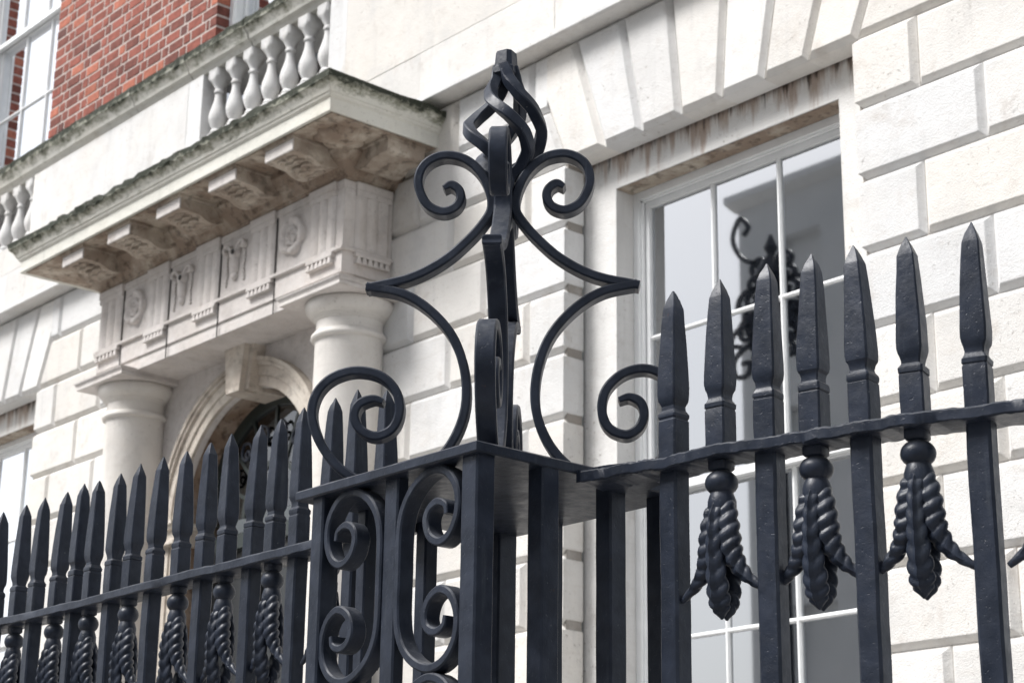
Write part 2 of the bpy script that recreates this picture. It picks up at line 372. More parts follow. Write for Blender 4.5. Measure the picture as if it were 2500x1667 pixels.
for zz in ((-1.3, -.2), (0, 1.1), (1.3, 2.3)):
    for s in (-1, 1): x0, x1 = sorted((AX+s*.08, AX+s*.62)); dd.box(x0, x1, 6.685, 6.715, *zz)
dd.build('door_leaf', mat('black_door_paint', (.012, .014, .016), .3), door)
hall = MB(); hall.box(AX-1.2, AX+1.2, 8.2, 8.25, -1.6, 4.0); hall.box(AX-1.2, AX+1.2, 7.06, 8.25, 3.6, 3.65); hall.build('hall', mat('hall_plaster', (.25, .27, .30), .9), house)

# ------------------------------------------------------------------ ground floor windows
def sash_window(cx, half, zb, zt, yf, cols, rows_z, meet, name='sash_window', setback=.045):
    """box sash: half = half width of the opening, rows_z = heights of the horizontal glazing bars, meet = meeting rail"""
    root = MB()
    # outer box frame with a moulded inner edge
    fw_ = .045
    for s in (-1, 1):
        x0, x1 = sorted((cx+s*half, cx+s*(half-fw_))); root.box(x0, x1, yf, yf+.14, zb, zt)
        x0, x1 = sorted((cx+s*(half-fw_), cx+s*(half-fw_-.012))); root.box(x0, x1, yf+.012, yf+.03, zb, zt-fw_)
    root.box(cx-half+fw_, cx+half-fw_, yf, yf+.14, zt-fw_, zt); root.box(cx-half+fw_, cx+half-fw_, yf+.012, yf+.03, zt-fw_-.012, zt-fw_)
    root.box(cx-half-.03, cx+half+.03, yf-.06, yf+.14, zb-.05, zb)
    fr = root.build('window', M['white'], house)
    h2 = half-fw_
    for (z0, z1, yy) in ((meet, zt-fw_, yf+.034), (zb, meet+.04, yf+.034+setback)):
        s_ = MB(); st = .042
        for s in (-1, 1):
            x0, x1 = sorted((cx+s*h2, cx+s*(h2-st))); s_.box(x0, x1, yy, yy+.04, z0, z1)
        s_.box(cx-h2+st, cx+h2-st, yy, yy+.04, z0, z0+.042); s_.box(cx-h2+st, cx+h2-st, yy, yy+.04, z1-.045, z1)
        g0 = cx-h2+st; gw = 2*(h2-st)
        def bar(x0, x1, z0_, z1_, vert):
            w2 = .011; y1 = yy+.038; ym = yy+.012
            if vert:
                xm = (x0+x1)/2; s_.prism([(xm-.005, yy+.003), (xm+.005, yy+.003), (xm+w2, ym), (xm+w2, y1), (xm-w2, y1), (xm-w2, ym)], 'z', z0_, z1_)
            else:
                zm = (z0_+z1_)/2; s_.prism([(yy+.004, zm-.005), (yy+.004, zm+.005), (ym+.001, zm+w2), (y1-.001, zm+w2), (y1-.001, zm-w2), (ym+.001, zm-w2)], 'x', x0, x1)
        for k in range(1, cols): x = g0+gw*k/cols; bar(x, x, z0+.042, z1-.045, True)
        for z in rows_z:
            if z0 < z < z1: bar(g0, g0+gw, z, z, False)
        s_.build('sash', M['white'], fr)
        g_ = MB(); g_.box(g0, g0+gw, yy+.022, yy+.026, z0+.042, z1-.045); g_.build('pane', M['glass'], fr)
    return fr
for i, cx in enumerate(WC):
    # surround: flat stone architrave set back in the rustication
    s_ = MB(); hw, ho, zh, y1 = .766, 1.02, 3.94, 6.66
    s_.box(cx-ho, cx-hw, y1, 6.96, -.2, 4.135); s_.box(cx+hw, cx+ho, y1, 6.96, -.2, 4.135); s_.box(cx-hw, cx+hw, y1, 6.96, zh, 4.135)
    s_.box(cx-ho, cx+ho, y1-.06, 6.96, .60, .70)
    s_.build('window_surround', M['return'], house)
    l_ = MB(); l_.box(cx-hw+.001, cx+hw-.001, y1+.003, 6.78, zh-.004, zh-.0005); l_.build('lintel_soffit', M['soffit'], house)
    sash_window(cx, .765, .70, zh, 6.786, 3, (3.117, 1.53), 2.27)
# rooms behind the ground floor windows
def room(cx):
    r_ = MB(); x0, x1 = cx-1.35, cx+1.6
    r_.box(x0, x1, 6.97, 10.2, 4.10, 4.16); r_.box(x0-.05, x0, 6.97, 10.2, -.3, 4.16); r_.box(x1, x1+.05, 6.97, 10.2, -.3, 4.16)
    r_.box(x0, x1, 6.97, 10.2, -.35, -.3)
    r_.box(x0, x1, 6.97, 7.02, 4.0, 4.099); r_.box(x0+.001, cx-.78, 6.97, 7.02, -.29, 4.0); r_.box(cx+.78, x1-.001, 6.97, 7.02, -.29, 4.0)
    r_.build('room', M['room'], house)
    b_ = MB(); b_.box(x0, x1, 10.15, 10.2, -.3, 4.099); b_.build('room_back_wall', M['roomgrey'], house)
    # cornice of the room and a white folded shutter leaf
    c_ = MB(); c_.prism([(10.149, 3.86), (10.149, 4.098), (9.90, 4.098), (9.93, 4.05), (10.08, 3.92)], 'x', x0+.002, x1-.002); c_.build('room_cornice', M['white'], house)
    s_ = MB(); s_.box(cx-.74, cx-.70, 7.03, 7.52, .7, 3.9)
    for a, b in ((.85, 1.6), (1.75, 2.6), (2.75, 3.8)): s_.box(cx-.70, cx-.692, 7.10, 7.45, a, b)
    s_.build('shutter', M['white'], house)
for cx in WC: room(cx)

# ------------------------------------------------------------------ smooth band, string course, parapet
BY = 6.40
b_ = MB(); xs = [-17.5, -15.9, -14.85, -13.62, -12.3, -11.55, -10.95, -9.14, -8.30, -7.1, -5.9, -4.8, -3.6, -2.3]
zs = [4.83, 5.20]
def pan(x0, x1, z0, z1): b_.box(x0+.0012, x1-.0012, BY+random.uniform(-.0008, .0008), 6.60, z0+.0012, z1-.0012, tintv())
for a, b in zip(xs[:-1], xs[1:]): pan(a, b, 4.83, 5.17)
GAPS = []
for c_ in (PC-3.98, PC+.055, PC+4.03): GAPS.append((c_-.765, c_+.765))
edges = [-17.5]+[v for g in GAPS for v in g]+[-2.3]
for a, b in zip(edges[0::2], edges[1::2]):
    n = max(1, round((b-a)/1.15)); st = [a]+([a+.19] if a > -17 else [])+[b-.19]*(1 if b < -2.5 else 0)+[b]
    for u, v in zip(st[:-1], st[1:]): pan(u, v, 5.17, 5.92)
for a, b in GAPS: pan(a, b, 5.17, 5.40)
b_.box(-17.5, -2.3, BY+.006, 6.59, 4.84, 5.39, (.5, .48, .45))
b_.box(-17.5, -2.3, BY-.022, 6.58, 4.832, 4.862)
b_.build('parapet_wall', M['band'], house)
cp = MB()
rnd = random.Random(3); x = -17.5; prof0 = [(BY-.075, 6.045), (BY-.075, 6.10), (BY-.05, 6.125), (6.62, 6.15), (6.62, 5.921), (BY+.012, 5.921), (BY-.005, 5.95), (BY-.03, 5.965), (BY-.04, 6.0), (BY-.065, 6.03)]
while x < -2.3:
    ln = rnd.choice((.75, .95, 1.2)); x1 = min(x+ln, -2.3); j = rnd.uniform(-.006, .006)
    n = max(2, int((x1-x)/.06)); rings = []
    for k in range(n+1):
        e = .004 if k in (0, n) else 0
        rings.append([(x+.003+(x1-x-.006)*k/n, y+j+(rnd.uniform(-.007, .004) if q in (0, 1, 2) else 0), z+(rnd.uniform(-.012, .008) if q in (1, 2) else 0)) for q, (y, z) in enumerate(prof0)])
    cp.loft(rings); x = x1
balu = cp.build('balustrade', M['coping'], house, 25)
BS = .88
BP = [(.060, 0, 4), (.060, .035, 4), (.050, .037, 0), (.058, .050, 0), (.050, .066, 0), (.038, .075, 0), (.055, .10, 0), (.070, .135, 0), (.074, .165, 0), (.068, .20, 0), (.052, .245, 0), (.038, .29, 0), (.032, .33, 0), (.032, .345, 0), (.043, .352, 0), (.043, .366, 0), (.034, .375, 0), (.036, .39, 0), (.052, .415, 0), (.064, .435, 0), (.068, .445, 8), (.072, .46, 4), (.072, .52, 4)]
bl = MB(); rings = []
for r_, z, sqf in BP:
    ring_ = []
    for i in range(32):
        a = 2*math.pi*i/32+math.pi/32; ca, sa = math.cos(a), math.sin(a)
        k = BS*{0: 1.0, 8: min(1/max(abs(ca), abs(sa)), 1.12), 4: 1/max(abs(ca), abs(sa))}[sqf]
        ring_.append((r_*k*ca, r_*k*sa, z))
    rings.append(ring_)
bl.loft(rings)
first = None
for gi, (a, b) in enumerate(GAPS):
    for k in range(7):
        x = a+.765*2*(k+.5)/7
        if first is None: first = o = bl.build('baluster', M['band'], balu, 40)
        else: o = first.copy(); col.objects.link(o); o.parent = balu
        o.location = (x, 6.47, 5.401); o.rotation_euler = (0, 0, random.uniform(-.05, .05))

# ------------------------------------------------------------------ portico
por = MB(); FY = 6.14; X0, X1 = -11.53, -8.66
por.box(X0, X1, FY+.002, 6.50, 3.955, 4.42)                        # frieze core
por.box(X0+.012, X1-.012, FY+.012, 6.50, 3.728, 3.812)             # lower fascia
por.box(X0, X1, FY, 6.50, 3.8125, 3.948)                            # upper fascia
por.box(X0-.022, X1+.022, FY-.022, 6.50, 3.9482, 3.968)             # taenia
por.box(X0-.006, X1+.006, FY-.006, 6.50, 4.345, 4.392)              # cap of the frieze
TR = [(-11.52, -11.22), (-10.87, -10.615), (-10.26, -10.0), (-9.63, -9.37), (-8.99, -8.735)]
def triglyph(mb, t0, t1, fix):
    w_ = (t1-t0); g = w_/6
    prof = [(0, 0), (g*.45, .012)] ; P_ = []
    xs_ = [0, .45, .95, 1.45, 1.95, 2.45, 2.95, 3.45, 3.95, 4.45, 4.95, 5.45, 6]; ds = [.0, .014, .014, 0, .014, .014, .014, 0, .014, .014, .014, .014, 0]
    xs_ = [0, .5, 1.5, 2.0, 2.5, 3.5, 4.0, 4.5, 5.5, 6]; ds = [.002, .016, .016, .003, .016, .016, .003, .016, .016, .002]
    mb.prism([(t0+x*g, -d) for x, d in zip(xs_, ds)]+[(t1, .02), (t0, .02)], 'z', 3.97, 4.33) if fix == 'f' else None
def trig(t0, t1, face):
    tg = MB()
    g = (t1-t0)/6
    xs_ = [0, .5, 1.5, 2.0, 2.5, 3.5, 4.0, 4.5, 5.5, 6]; ds = [.002, .015, .015, .003, .015, .015, .003, .015, .015, .002]
    def P(u, d): return (u, FY-d) if face == 'f' else (X1+d, u)
    tg.prism([P(t0+x*g, d) for x, d in zip(xs_, ds)]+[P(t1, -.02), P(t0, -.02)], 'z', 3.97, 4.31)
    def bx(u0, u1, d, z0, z1):
        if face == 'f': tg.box(u0, u1, FY-d, FY+.01, z0, z1)
        else: tg.box(X1-.01, X1+d, u0, u1, z0, z1)
    bx(t0-.004, t1+.004, .018, 4.31, 4.345); bx(t0-.008, t1+.008, .024, 4.3455, 4.394)
    bx(t0-.004, t1+.004, .028, 3.922, 3.9478)
    n = 6
    for k in range(n):
        u = t0+(t1-t0)*(k+.5)/n; r0, r1 = .010, .020
        if face == 'f': tg.loft([[(u-r0, FY-.026, 3.9215), (u+r0, FY-.026, 3.9215), (u+r0, FY, 3.9215), (u-r0, FY, 3.9215)], [(u-r1, FY-.030, 3.880), (u+r1, FY-.030, 3.880), (u+r1, FY, 3.880), (u-r1, FY, 3.880)]])
        else: tg.loft([[(X1, u-r0, 3.9215), (X1+.026, u-r0, 3.9215), (X1+.026, u+r0, 3.9215), (X1, u+r0, 3.9215)], [(X1, u-r1, 3.880), (X1+.030, u-r1, 3.880), (X1+.030, u+r1, 3.880), (X1, u+r1, 3.880)]])
    return tg
portico = por.build('portico', M['frieze'], house)
for a, b in TR: trig(a, b, 'f').build('triglyph', M['frieze'], portico, 30)
trig(6.225, 6.475, 's').build('triglyph', M['frieze'], portico, 30)
for x in (-11.205, -10.60, -9.985, -9.355):
    jl = MB(); jl.box(x-.004, x+.004, FY-.0045, FY+.0, 3.72, 4.34); jl.build('open_joint', M['dark'], portico)
# carved metopes: roses and festooned masks
def rose(cx, cz):
    """five-petalled carved rose as a relief disc"""
    mb = MB(); n = 70; rings = []
    fr = [.001, .10, .16, .20, .26, .32, .38, .44, .50, .56, .62, .70, .78, .86, .93, .98, 1.0]
    for f in fr:
        rg_ = []
        for i in range(n):
            th = 2*math.pi*i/n+math.pi/2; lob = abs(math.cos(2.5*th)); lob2 = abs(math.sin(2.5*th)); Rr = .128*(.80+.20*lob**.5)
            if f < .18: h = .046-.03*(1-f/.18)
            elif f < .52: g_ = (f-.18)/.34; h = (.050-.018*g_)*(.45+.55*lob2**.5)*(1-.35*math.sin(math.pi*g_))
            else: g_ = (f-.50)/.50; h = (.010+.022*math.sin(math.pi*min(1, g_)**1.4)**.8+.012*g_)*(.35+.65*lob**.5)
            if f >= .99: h = -.01
            rg_.append((cx+Rr*f*math.cos(th), FY-h, cz+Rr*f*math.sin(th)))
        rings.append(rg_)
    mb.loft(rings); mb.build('carved_rose', M['frieze'], portico, 50)
    for k in range(5):
        th = math.pi/2+2*math.pi*(k+.5)/5; dm = MB(); u, v = cx+.098*math.cos(th), cz+.098*math.sin(th)
        dm.loft([[(u+.013*math.cos(i*math.pi/4), FY-.004-d, v+.013*math.sin(i*math.pi/4)) for i in range(8)] for d in (0, .016)])
        if k in (1, 2, 4): dm.build('drill_hole', M['dark'], portico)
def mask(cx, cz):
    mb = MB()
    def ball(x, z, r_, d=1.0, rz=None):
        rz = rz or r_; rings = []
        for k in range(6):
            f = k/5*math.pi/2; rings.append([(x+r_*math.cos(f)*math.cos(2*math.pi*i/10), FY-r_*d*math.sin(f), z+rz*math.cos(f)*math.sin(2*math.pi*i/10)) for i in range(10)])
        mb.loft(rings)
    ball(cx, cz-.02, .040, 1.0, .085); ball(cx, cz+.05, .052, .9, .045); ball(cx, cz-.10, .03, 1, .03)
    for s in (-1, 1):
        strip(mb, [(cx+s*.03, cz+.07), (cx+s*.06, cz+.11), (cx+s*.10, cz+.115), (cx+s*.115, cz+.085), (cx+s*.095, cz+.07)], lambda u, v, w_: (u, FY-.015+w_, v), .018, .04, 4)
        for k in range(9): ball(cx+s*(.098+.004*math.sin(k)), cz+.055-k*.024, .0135)
        ball(cx+s*.018, cz+.02, .012)
    strip(mb, [(cx-.10, cz+.11), (cx-.05, cz+.085), (cx, cz+.08), (cx+.05, cz+.085), (cx+.10, cz+.11)], lambda u, v, w_: (u, FY-.008+w_, v), .014, .025, 4)
    mb.build('carved_mask', M['frieze'], portico, 50)
rose(-11.035, 4.175); mask(-10.435, 4.175); mask(-9.81, 4.18); rose(-9.175, 4.175)
for x, z in ((-10.40, 4.215), (-9.775, 4.225)):
    hd = MB()
    hd.loft([[(x+.018*math.cos(i*math.pi/5), FY-.052-d, z+.018*math.sin(i*math.pi/5)) for i in range(10)] for d in (0, .004)]); hd.build('drill_hole', M['dark'], portico)
# bed mould, corona and cyma mitred round the returns
def sweep(mb, prof, nseg=1, wob=0, rng=None):
    """prof: (offset outward from the frieze face, z), swept along left return, front and right return"""
    path = []
    segs = [((X0, 6.52), (X0, FY), (-1, 0), (-1, -1)), ]
    pts = []
    N = 8
    def add(px_, py_, nx, ny): pts.append((px_, py_, nx, ny))
    add(X0, 6.52, -1, 0)
    add(X0, FY, -1, -1)
    for k in range(1, 60): add(X0+(X1-X0)*k/60, FY, 0, -1)
    add(X1, FY, 1, -1)
    for k in range(1, 6): add(X1, FY+(6.52-FY)*k/6, 1, 0)
    add(X1, 6.52, 1, 0)
    rings = []
    for (px_, py_, nx, ny) in pts:
        r_ = []
        for q, (d, z) in enumerate(prof):
            e = rng.uniform(-wob, wob*.5) if (rng and wob and d > .3 and z > 4.68) else 0
            r_.append((px_+nx*(d+e), py_+ny*(d+e), z+e*.8))
        rings.append(r_)
    mb.loft(rings)
rg = random.Random(5)
cb = MB(); sweep(cb, [(-.05, 4.395), (.012, 4.395), (.016, 4.415), (.03, 4.42), (.045, 4.45), (.07, 4.475), (.085, 4.478), (.10, 4.50), (.13, 4.53), (.135, 4.575), (-.05, 4.575)])
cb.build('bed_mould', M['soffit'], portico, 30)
cc = MB(); sweep(cc, [(-.05, 4.572), (.40, 4.572), (.425, 4.560), (.43, 4.565), (.43, 4.645), (.445, 4.655), (.447, 4.668), (.455, 4.672), (.465, 4.70), (.49, 4.725), (.503, 4.735), (.505, 4.772), (.49, 4.782), (.2, 4.82), (-.05, 4.84)], wob=.013, rng=rg)
cor = cc.build('cornice', M['cornice'], portico, 30)
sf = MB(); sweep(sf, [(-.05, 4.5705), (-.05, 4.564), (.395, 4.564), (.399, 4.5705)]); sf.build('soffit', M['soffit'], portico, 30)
# scroll brackets under the corona
bp = [(5.765, 4.566), (5.765, 4.472), (5.775, 4.466), (5.82, 4.468), (5.87, 4.464), (5.91, 4.460), (5.95, 4.438), (5.99, 4.428), (6.03, 4.430), (6.06, 4.44), (6.10, 4.46), (6.10, 4.566)]
def bracket(x0, x1):
    mb = MB(); mb.prism(bp, 'x', x0, x1)
    mb.box(x0-.010, x1+.010, 5.748, 6.09, 4.545, 4.5635)
    # carved leaf on the underside
    xm = (x0+x1)/2
    for k in range(5):
        y = 5.82+k*.05; z = 4.466-(.0 if k < 1 else .009*k)
        for s in (-1, 1): strip(mb, [(xm, y), (xm+s*.05, y-.02), (xm+s*.09, y+.01)], lambda u, v, w_, z=z: (u, v, z+w_), .018, .02, 3)
    return mb
MX = [(-11.42, -11.135), (-10.805, -10.52), (-10.185, -9.90), (-9.57, -9.265), (-8.95, -8.66)]
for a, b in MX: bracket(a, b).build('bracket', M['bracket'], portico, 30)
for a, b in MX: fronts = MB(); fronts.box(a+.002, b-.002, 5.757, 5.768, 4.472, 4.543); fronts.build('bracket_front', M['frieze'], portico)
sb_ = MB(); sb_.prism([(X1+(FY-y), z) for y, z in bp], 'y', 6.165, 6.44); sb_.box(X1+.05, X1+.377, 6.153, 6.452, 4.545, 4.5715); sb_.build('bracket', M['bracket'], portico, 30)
# shell-like cove filling the corner coffer
cv = MB()
for s, (cx_, cy_) in enumerate(((X1+.17, 5.98),)):
    rings = []
    for k in range(7):
        f = k/6*math.pi/2; rr = .155*math.cos(f)
        rings.append([(cx_+rr*(1+.10*math.cos(8*2*math.pi*i/32))*math.cos(2*math.pi*i/32), cy_+rr*(1+.10*math.cos(8*2*math.pi*i/32))*math.sin(2*math.pi*i/32), 4.57-.06*math.sin(f)) for i in range(32)])
    cv.loft(rings)
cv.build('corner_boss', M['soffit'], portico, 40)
# columns
CP = [(.222, -1.6), (.222, -.5), (.217, .8), (.209, 2.0), (.203, 3.0), (.202, 3.44), (.206, 3.452), (.222, 3.458), (.229, 3.470), (.226, 3.486), (.216, 3.492), (.214, 3.50), (.200, 3.506), (.200, 3.570), (.208, 3.574), (.210, 3.584), (.218, 3.587), (.222, 3.598), (.232, 3.601), (.245, 3.615), (.262, 3.635), (.270, 3.655), (.270, 3.672), (.262, 3.686), (.24, 3.688)]
def column(cx):
    mb = MB(); mb.lathe(CP, cx, 6.35, 48); o = mb.build('column', M['column'], portico, 35)
    ab = MB(); ab.box(cx-.305, cx+.305, 6.045, 6.50, 3.688, 3.712); a = .012
    q = [(0, 3.712), (.006, 3.714), (.010, 3.722), (.018, 3.730), (.022, 3.738)]
    for (d0, z0), (d1, z1) in zip(q[:-1], q[1:]): ab.loft([[(cx-.30-d0, 6.05-d0, z0), (cx+.30+d0, 6.05-d0, z0), (cx+.30+d0, 6.5, z0), (cx-.30-d0, 6.5, z0)], [(cx-.30-d1, 6.05-d1, z1), (cx+.30+d1, 6.05-d1, z1), (cx+.30+d1, 6.5, z1), (cx-.30-d1, 6.5, z1)]])
    ab.build('abacus', M['frieze'], portico)
for cx in (-11.305, -8.845): column(cx)

# ------------------------------------------------------------------ brick first floor
def bricks(x0, x1, z0, z1, y):
    mb = MB(); mo = MB(); p = .0888; L = .205; H = .1025; j = .020
    z = z0; k = 0; rn = random.Random(11)
    while z < z1:
        x = x1; seq = 0 if k % 2 else 1
        if seq == 0: w0 = [H*1.0, .05]           # quoin header then closer
        else: w0 = [L]
        i = 0
        while x > x0+.02:
            if i < len(w0): w_ = w0[i]
            else: w_ = (H if (i-len(w0)+seq) % 2 == 0 else L) if seq else (L if (i-len(w0)) % 2 == 0 else H)
            a = max(x-w_+j, x0); f = rn.random()
            base = (.235, .085, .066) if f < .6 else (.17, .068, .056) if f < .82 else (.34, .13, .09) if f < .95 else (.12, .06, .055)
            v = rn.uniform(.95, 1.25); d = rn.uniform(-.002, .001)
            mb.box(a, x, y+d, y+.11, z, z+p-j, tuple(q*v for q in base)); x -= w_; i += 1
        z += p; k += 1
    mo.box(x0+.002, x1-.003, y+.0035, y+.109, z0-.02, z1)
    return mb, mo
bw = None
for (a, b) in ((-13.38, -10.88),):
    mb, mo = bricks(a, b, 5.94, 9.2, 6.52); bw = mb.build('brick_wall', M['brick'], house); mo.build('mortar', M['mortar'], bw)
mb, mo = bricks(-16.4, -14.90, 5.94, 9.2, 6.52); bw = mb.build('brick_wall', M['brick'], house); mo.build('mortar', M['mortar'], bw)
UC = (-14.14, -10.12)
for i, cx in enumerate(UC):
    f_ = sash_window(cx, .76, 5.95, 9.25, 6.632, 3, (6.955, 8.45, 9.0), 7.66, setback=.05)
    if f_: pass
    bb = MB(); bb.box(cx-.66, cx+.70, 6.86, 6.865, 5.9, 9.2); bb.build('roller_blind', M['blind'], house)
    bd = MB(); bd.box(cx-.9, cx+.9, 7.2, 7.22, 5.7, 9.4); bd.build('dim_room_wall', M['roomgrey'], house)
dk = MB(); dk.box(-17.5, -2.3, 6.83, 6.90, 4.17, 5.88); dk.box(-8.6, -2.3, 6.63, 6.70, 5.9, 9.5); dk.build('inner_wall', mat('painted_shade_brickwork', (.06, .045, .04), .95), house)  # dark colour stands in for the deep shade behind the balusters

# ------------------------------------------------------------------ pavement
g = MB(); g.add([(-60, -40, -1.6), (40, -40, -1.6), (40, 40, -1.6), (-60, 40, -1.6)], [(0, 1, 2, 3)])
go = g.build('pavement', M['ground'], recalc=False); go['kind'] = 'structure'

# ------------------------------------------------------------------ iron: spear bars and husk pendants
def spear_mesh(seed):
    rn = random.Random(seed); mb = MB(); h = .0248
    prof = [(.0, .975), (.03, .99), (.084, .985), (.0865, .93), (.0885, .93), (.0905, 1.0), (.0985, 1.015), (.1015, .97), (.108, .79), (.115, .77), (.122, .84), (.131, .98), (.140, 1.035), (.158, 1.04), (.20, .985), (.25, .89), (.30, .775), (.333, .69), (.3365, .67), (.352, .46), (.366, .22), (.376, .05)]
    rings = []; tw = rn.uniform(-.02, .02); lx = rn.uniform(-.010, .010); ly = rn.uniform(-.006, .006)
    for z, k in prof:
        f = z/.376
        rings.append(sqring(0, 0, z+(rn.uniform(-.002, .002) if .0 < z else 0), h*k*(1+rn.uniform(-.015, .015)), tw*f, .07, lx*f*f+rn.uniform(-.0006, .0006), ly*f*f))
    mb.loft(rings); return mb
def shaft_mesh(z0, z1, h=.0243, seed=1):
    rn = random.Random(seed); mb = MB(); n = max(2, int((z1-z0)/.06)); rings = []
    for i in range(n+1): rings.append(sqring(0, 0, z0+(z1-z0)*i/n, h*(1+rn.uniform(-.012, .012)), 0, .11, rn.uniform(-.0006, .0006), rn.uniform(-.0006, .0006)))
    mb.loft(rings); return mb
RZ0, RZ1 = .983, 1.009
SP = [spear_mesh(s) for s in range(11)]; SPM = []; SHM = []
def mesh_of(mb, name, smooth=22):
    o = mb.build(name, M['iron'], None, smooth); me = o.data; bpy.data.objects.remove(o); return me
SPM = [mesh_of(s, 'spear_head') for s in SP]
SHM = [mesh_of(shaft_mesh(-1.6, RZ0+.001, seed=s), 'spear_bar') for s in range(3)]
def link(name, me, parent, loc=(0, 0, 0), rz=0, sc_=None):
    o = bpy.data.objects.new(name, me); col.objects.link(o); o.parent = parent; o.location = loc; o.rotation_euler = (0, 0, rz)
    if sc_: o.scale = sc_
    return o
def ear(pts, rad, turns, chev, flat=1.0, keel=0.0, seed=0, ribdepth=.17, front=(0, -1, 0)):
    """a corn-ear / leaf: tube along pts with chevron ribs; front of the ear faces -y"""
    mb = MB(); P = cr(pts, 10); Rr = cr([(r_, 0, 0) for r_ in rad], 10); n = len(P); m = 28; rings = []; rn = random.Random(seed)
    for i, p in enumerate(P):
        d = (P[min(i+1, n-1)]-P[max(i-1, 0)]).normalized(); fr_ = Vector(front); fr_ = (fr_-d*fr_.dot(d)).normalized(); sd_ = d.cross(fr_); f = i/(n-1); ring_ = []
        for j in range(m):
            a = 2*math.pi*j/m; u, v = math.cos(a), math.sin(a)
            ph = 2*math.pi*turns*f+chev*abs(math.atan2(v, u))/math.pi*2*math.pi if keel >= 0 else 2*math.pi*turns*f+chev*a
            rib = 2*abs(math.sin(ph/2))**.65-1.3
            fade = min(1, f*8, (1-f)*6)
            r_ = Rr[i].x*(1+ribdepth*rib*fade)
            kk = keel*math.exp(-(math.atan2(v, u)/.16)**2)*Rr[i].x*fade if keel > 0 else 0
            ring_.append(p+sd_*v*r_+fr_*(u*r_*flat+kk))
        rings.append(ring_)
    mb.loft(rings); return mb
# pendant (origin on the rail underside centre): square stub, ball, neck, four leaves
pm = MB(); rings = [sqring(0, 0, z, h_) for z, h_ in ((.0, .021), (-.016, .021), (-.020, .017))]; pm.loft(rings)
pr = []
for k in range(13):
    a = math.pi*k/12; pr.append((max(.004, .0350*math.sin(a)), -.045+.028*math.cos(a)))
pm.lathe([(max(r_, .015), z) for r_, z in pr], 0, 0, 24)
pm.lathe([(.022, -.062), (.026, -.072), (.030, -.084), (.030, -.100), (.024, -.125), (.01, -.15)], 0, 0, 24)
PEND = mesh_of(pm, 'husk_pendant', 50)
LEAF = mesh_of(ear([(0, -.016, -.082), (0, -.026, -.12), (0, -.031, -.17), (0, -.027, -.22), (0, -.020, -.27), (0, -.012, -.305), (0, -.008, -.328)], [.013, .016, .018, .021, .0245, .021, .002], 9, 1.3, flat=.6, keel=.42, seed=1, ribdepth=.17), 'leaf', 60)
EARR = mesh_of(ear([(.008, 0, -.080), (.018, -.006, -.11), (.023, -.010, -.15), (.028, -.010, -.19), (.044, -.006, -.225), (.070, -.003, -.253), (.106, 0, -.278)], [.016, .021, .0245, .0245, .0185, .0120, .0065], 9, 1.2, flat=.85, keel=.16, seed=2, ribdepth=.16, front=(-.25, -.97, 0)), 'corn_ear', 60)
EARL = mesh_of(ear([(-.008, 0, -.080), (-.018, -.006, -.11), (-.023, -.010, -.15), (-.028, -.010, -.19), (-.044, -.006, -.225), (-.070, -.003, -.253), (-.106, 0, -.278)], [.016, .021, .0245, .0245, .0185, .0120, .0065], 9, 1.2, flat=.85, keel=.16, seed=3, ribdepth=.16, front=(-.45, -.9, 0)), 'corn_ear', 60)
def spear_bar(par, x, y, k, rz, dz=0, w_=1.0):
    sh = link('spear_bar', SHM[k % 3], par, (x, y, 0), rz, (w_, w_, 1))
    link('spear_head', SPM[k % 11], sh, (0, 0, RZ1-.001), random.uniform(-.05, .05), (1, 1, 1+dz))
def pendant(par, x, y, k, rz, dz=0, w_=1.0):
    p_ = link('husk_pendant', PEND, par, (x, y, RZ0+.001), rz, (w_, w_, 1))
    link('spear_head', SPM[(k+5) % 11], p_, (0, 0, RZ1-RZ0-.002), random.uniform(-.06, .06), (1.0, 1.0, 1+dz))
    link('leaf', LEAF, p_); link('leaf', LEAF, p_, (0, 0, 0), math.pi); link('corn_ear', EARL, p_); link('corn_ear', EARR, p_)
def rail(par, path, width, name='rail', seed=1, flare=None):
    rn = random.Random(seed); P = cr([(x, y, 0) for x, y in path], 14); rings = []
    for i, p in enumerate(P):
        d = (P[min(i+1, len(P)-1)]-P[max(i-1, 0)]).normalized(); nx, ny = -d.y, d.x; w_ = width/2; j = lambda s=.0016: rn.uniform(-s, s)
        sec = [(-w_, RZ0+.003), (-w_+.004, RZ0), (w_-.004, RZ0), (w_, RZ0+.003), (w_, RZ1-.003), (w_-.004, RZ1), (-w_+.004, RZ1), (-w_, RZ1-.004)]
        zj = j(.0008)+.0016*math.sin(i*.23+seed)+.001*math.sin(i*.61)
        rings.append([(p.x+nx*(s_+j())+0, p.y+ny*(s_+j()), z+zj+j(.0008)) for s_, z in sec])
    mb = MB(); mb.loft(rings); return mb.build(name, M['iron'], par, 30)

RXY = [(-2.767, 2.843), (-2.638, 2.85), (-2.523, 2.87), (-2.427, 2.90), (-2.312, 2.915), (-2.21, 2.945), (-2.09, 2.985), (-1.955, 3.03), (-1.83, 3.075)]
ra = empty('iron_railing', 'black painted railing on the right, seven large spearheads, in front of the sash window', 'railing', 'black iron railings', (-2.98, 2.80, -1.6))
rb = empty('iron_railing', 'long black painted railing on the left, rows of small spearheads receding towards the doorway', 'railing', 'black iron railings', (-3.66, 2.80, -1.6))
def inv(o): # children keep scene coordinates
    return o
for root in (ra, rb): root.location = (0, 0, 0)
random.seed(21)
for k, (x, y) in enumerate(RXY):
    ang = math.atan2(RXY[min(k+1, 8)][1]-RXY[max(k-1, 0)][1], RXY[min(k+1, 8)][0]-RXY[max(k-1, 0)][0])
    dz = (.012, -.006, .022, .03, .02, .012, .02, 0, 0)[k]
    (spear_bar if k % 2 == 0 else pendant)(ra, x, y, k, ang, dz)
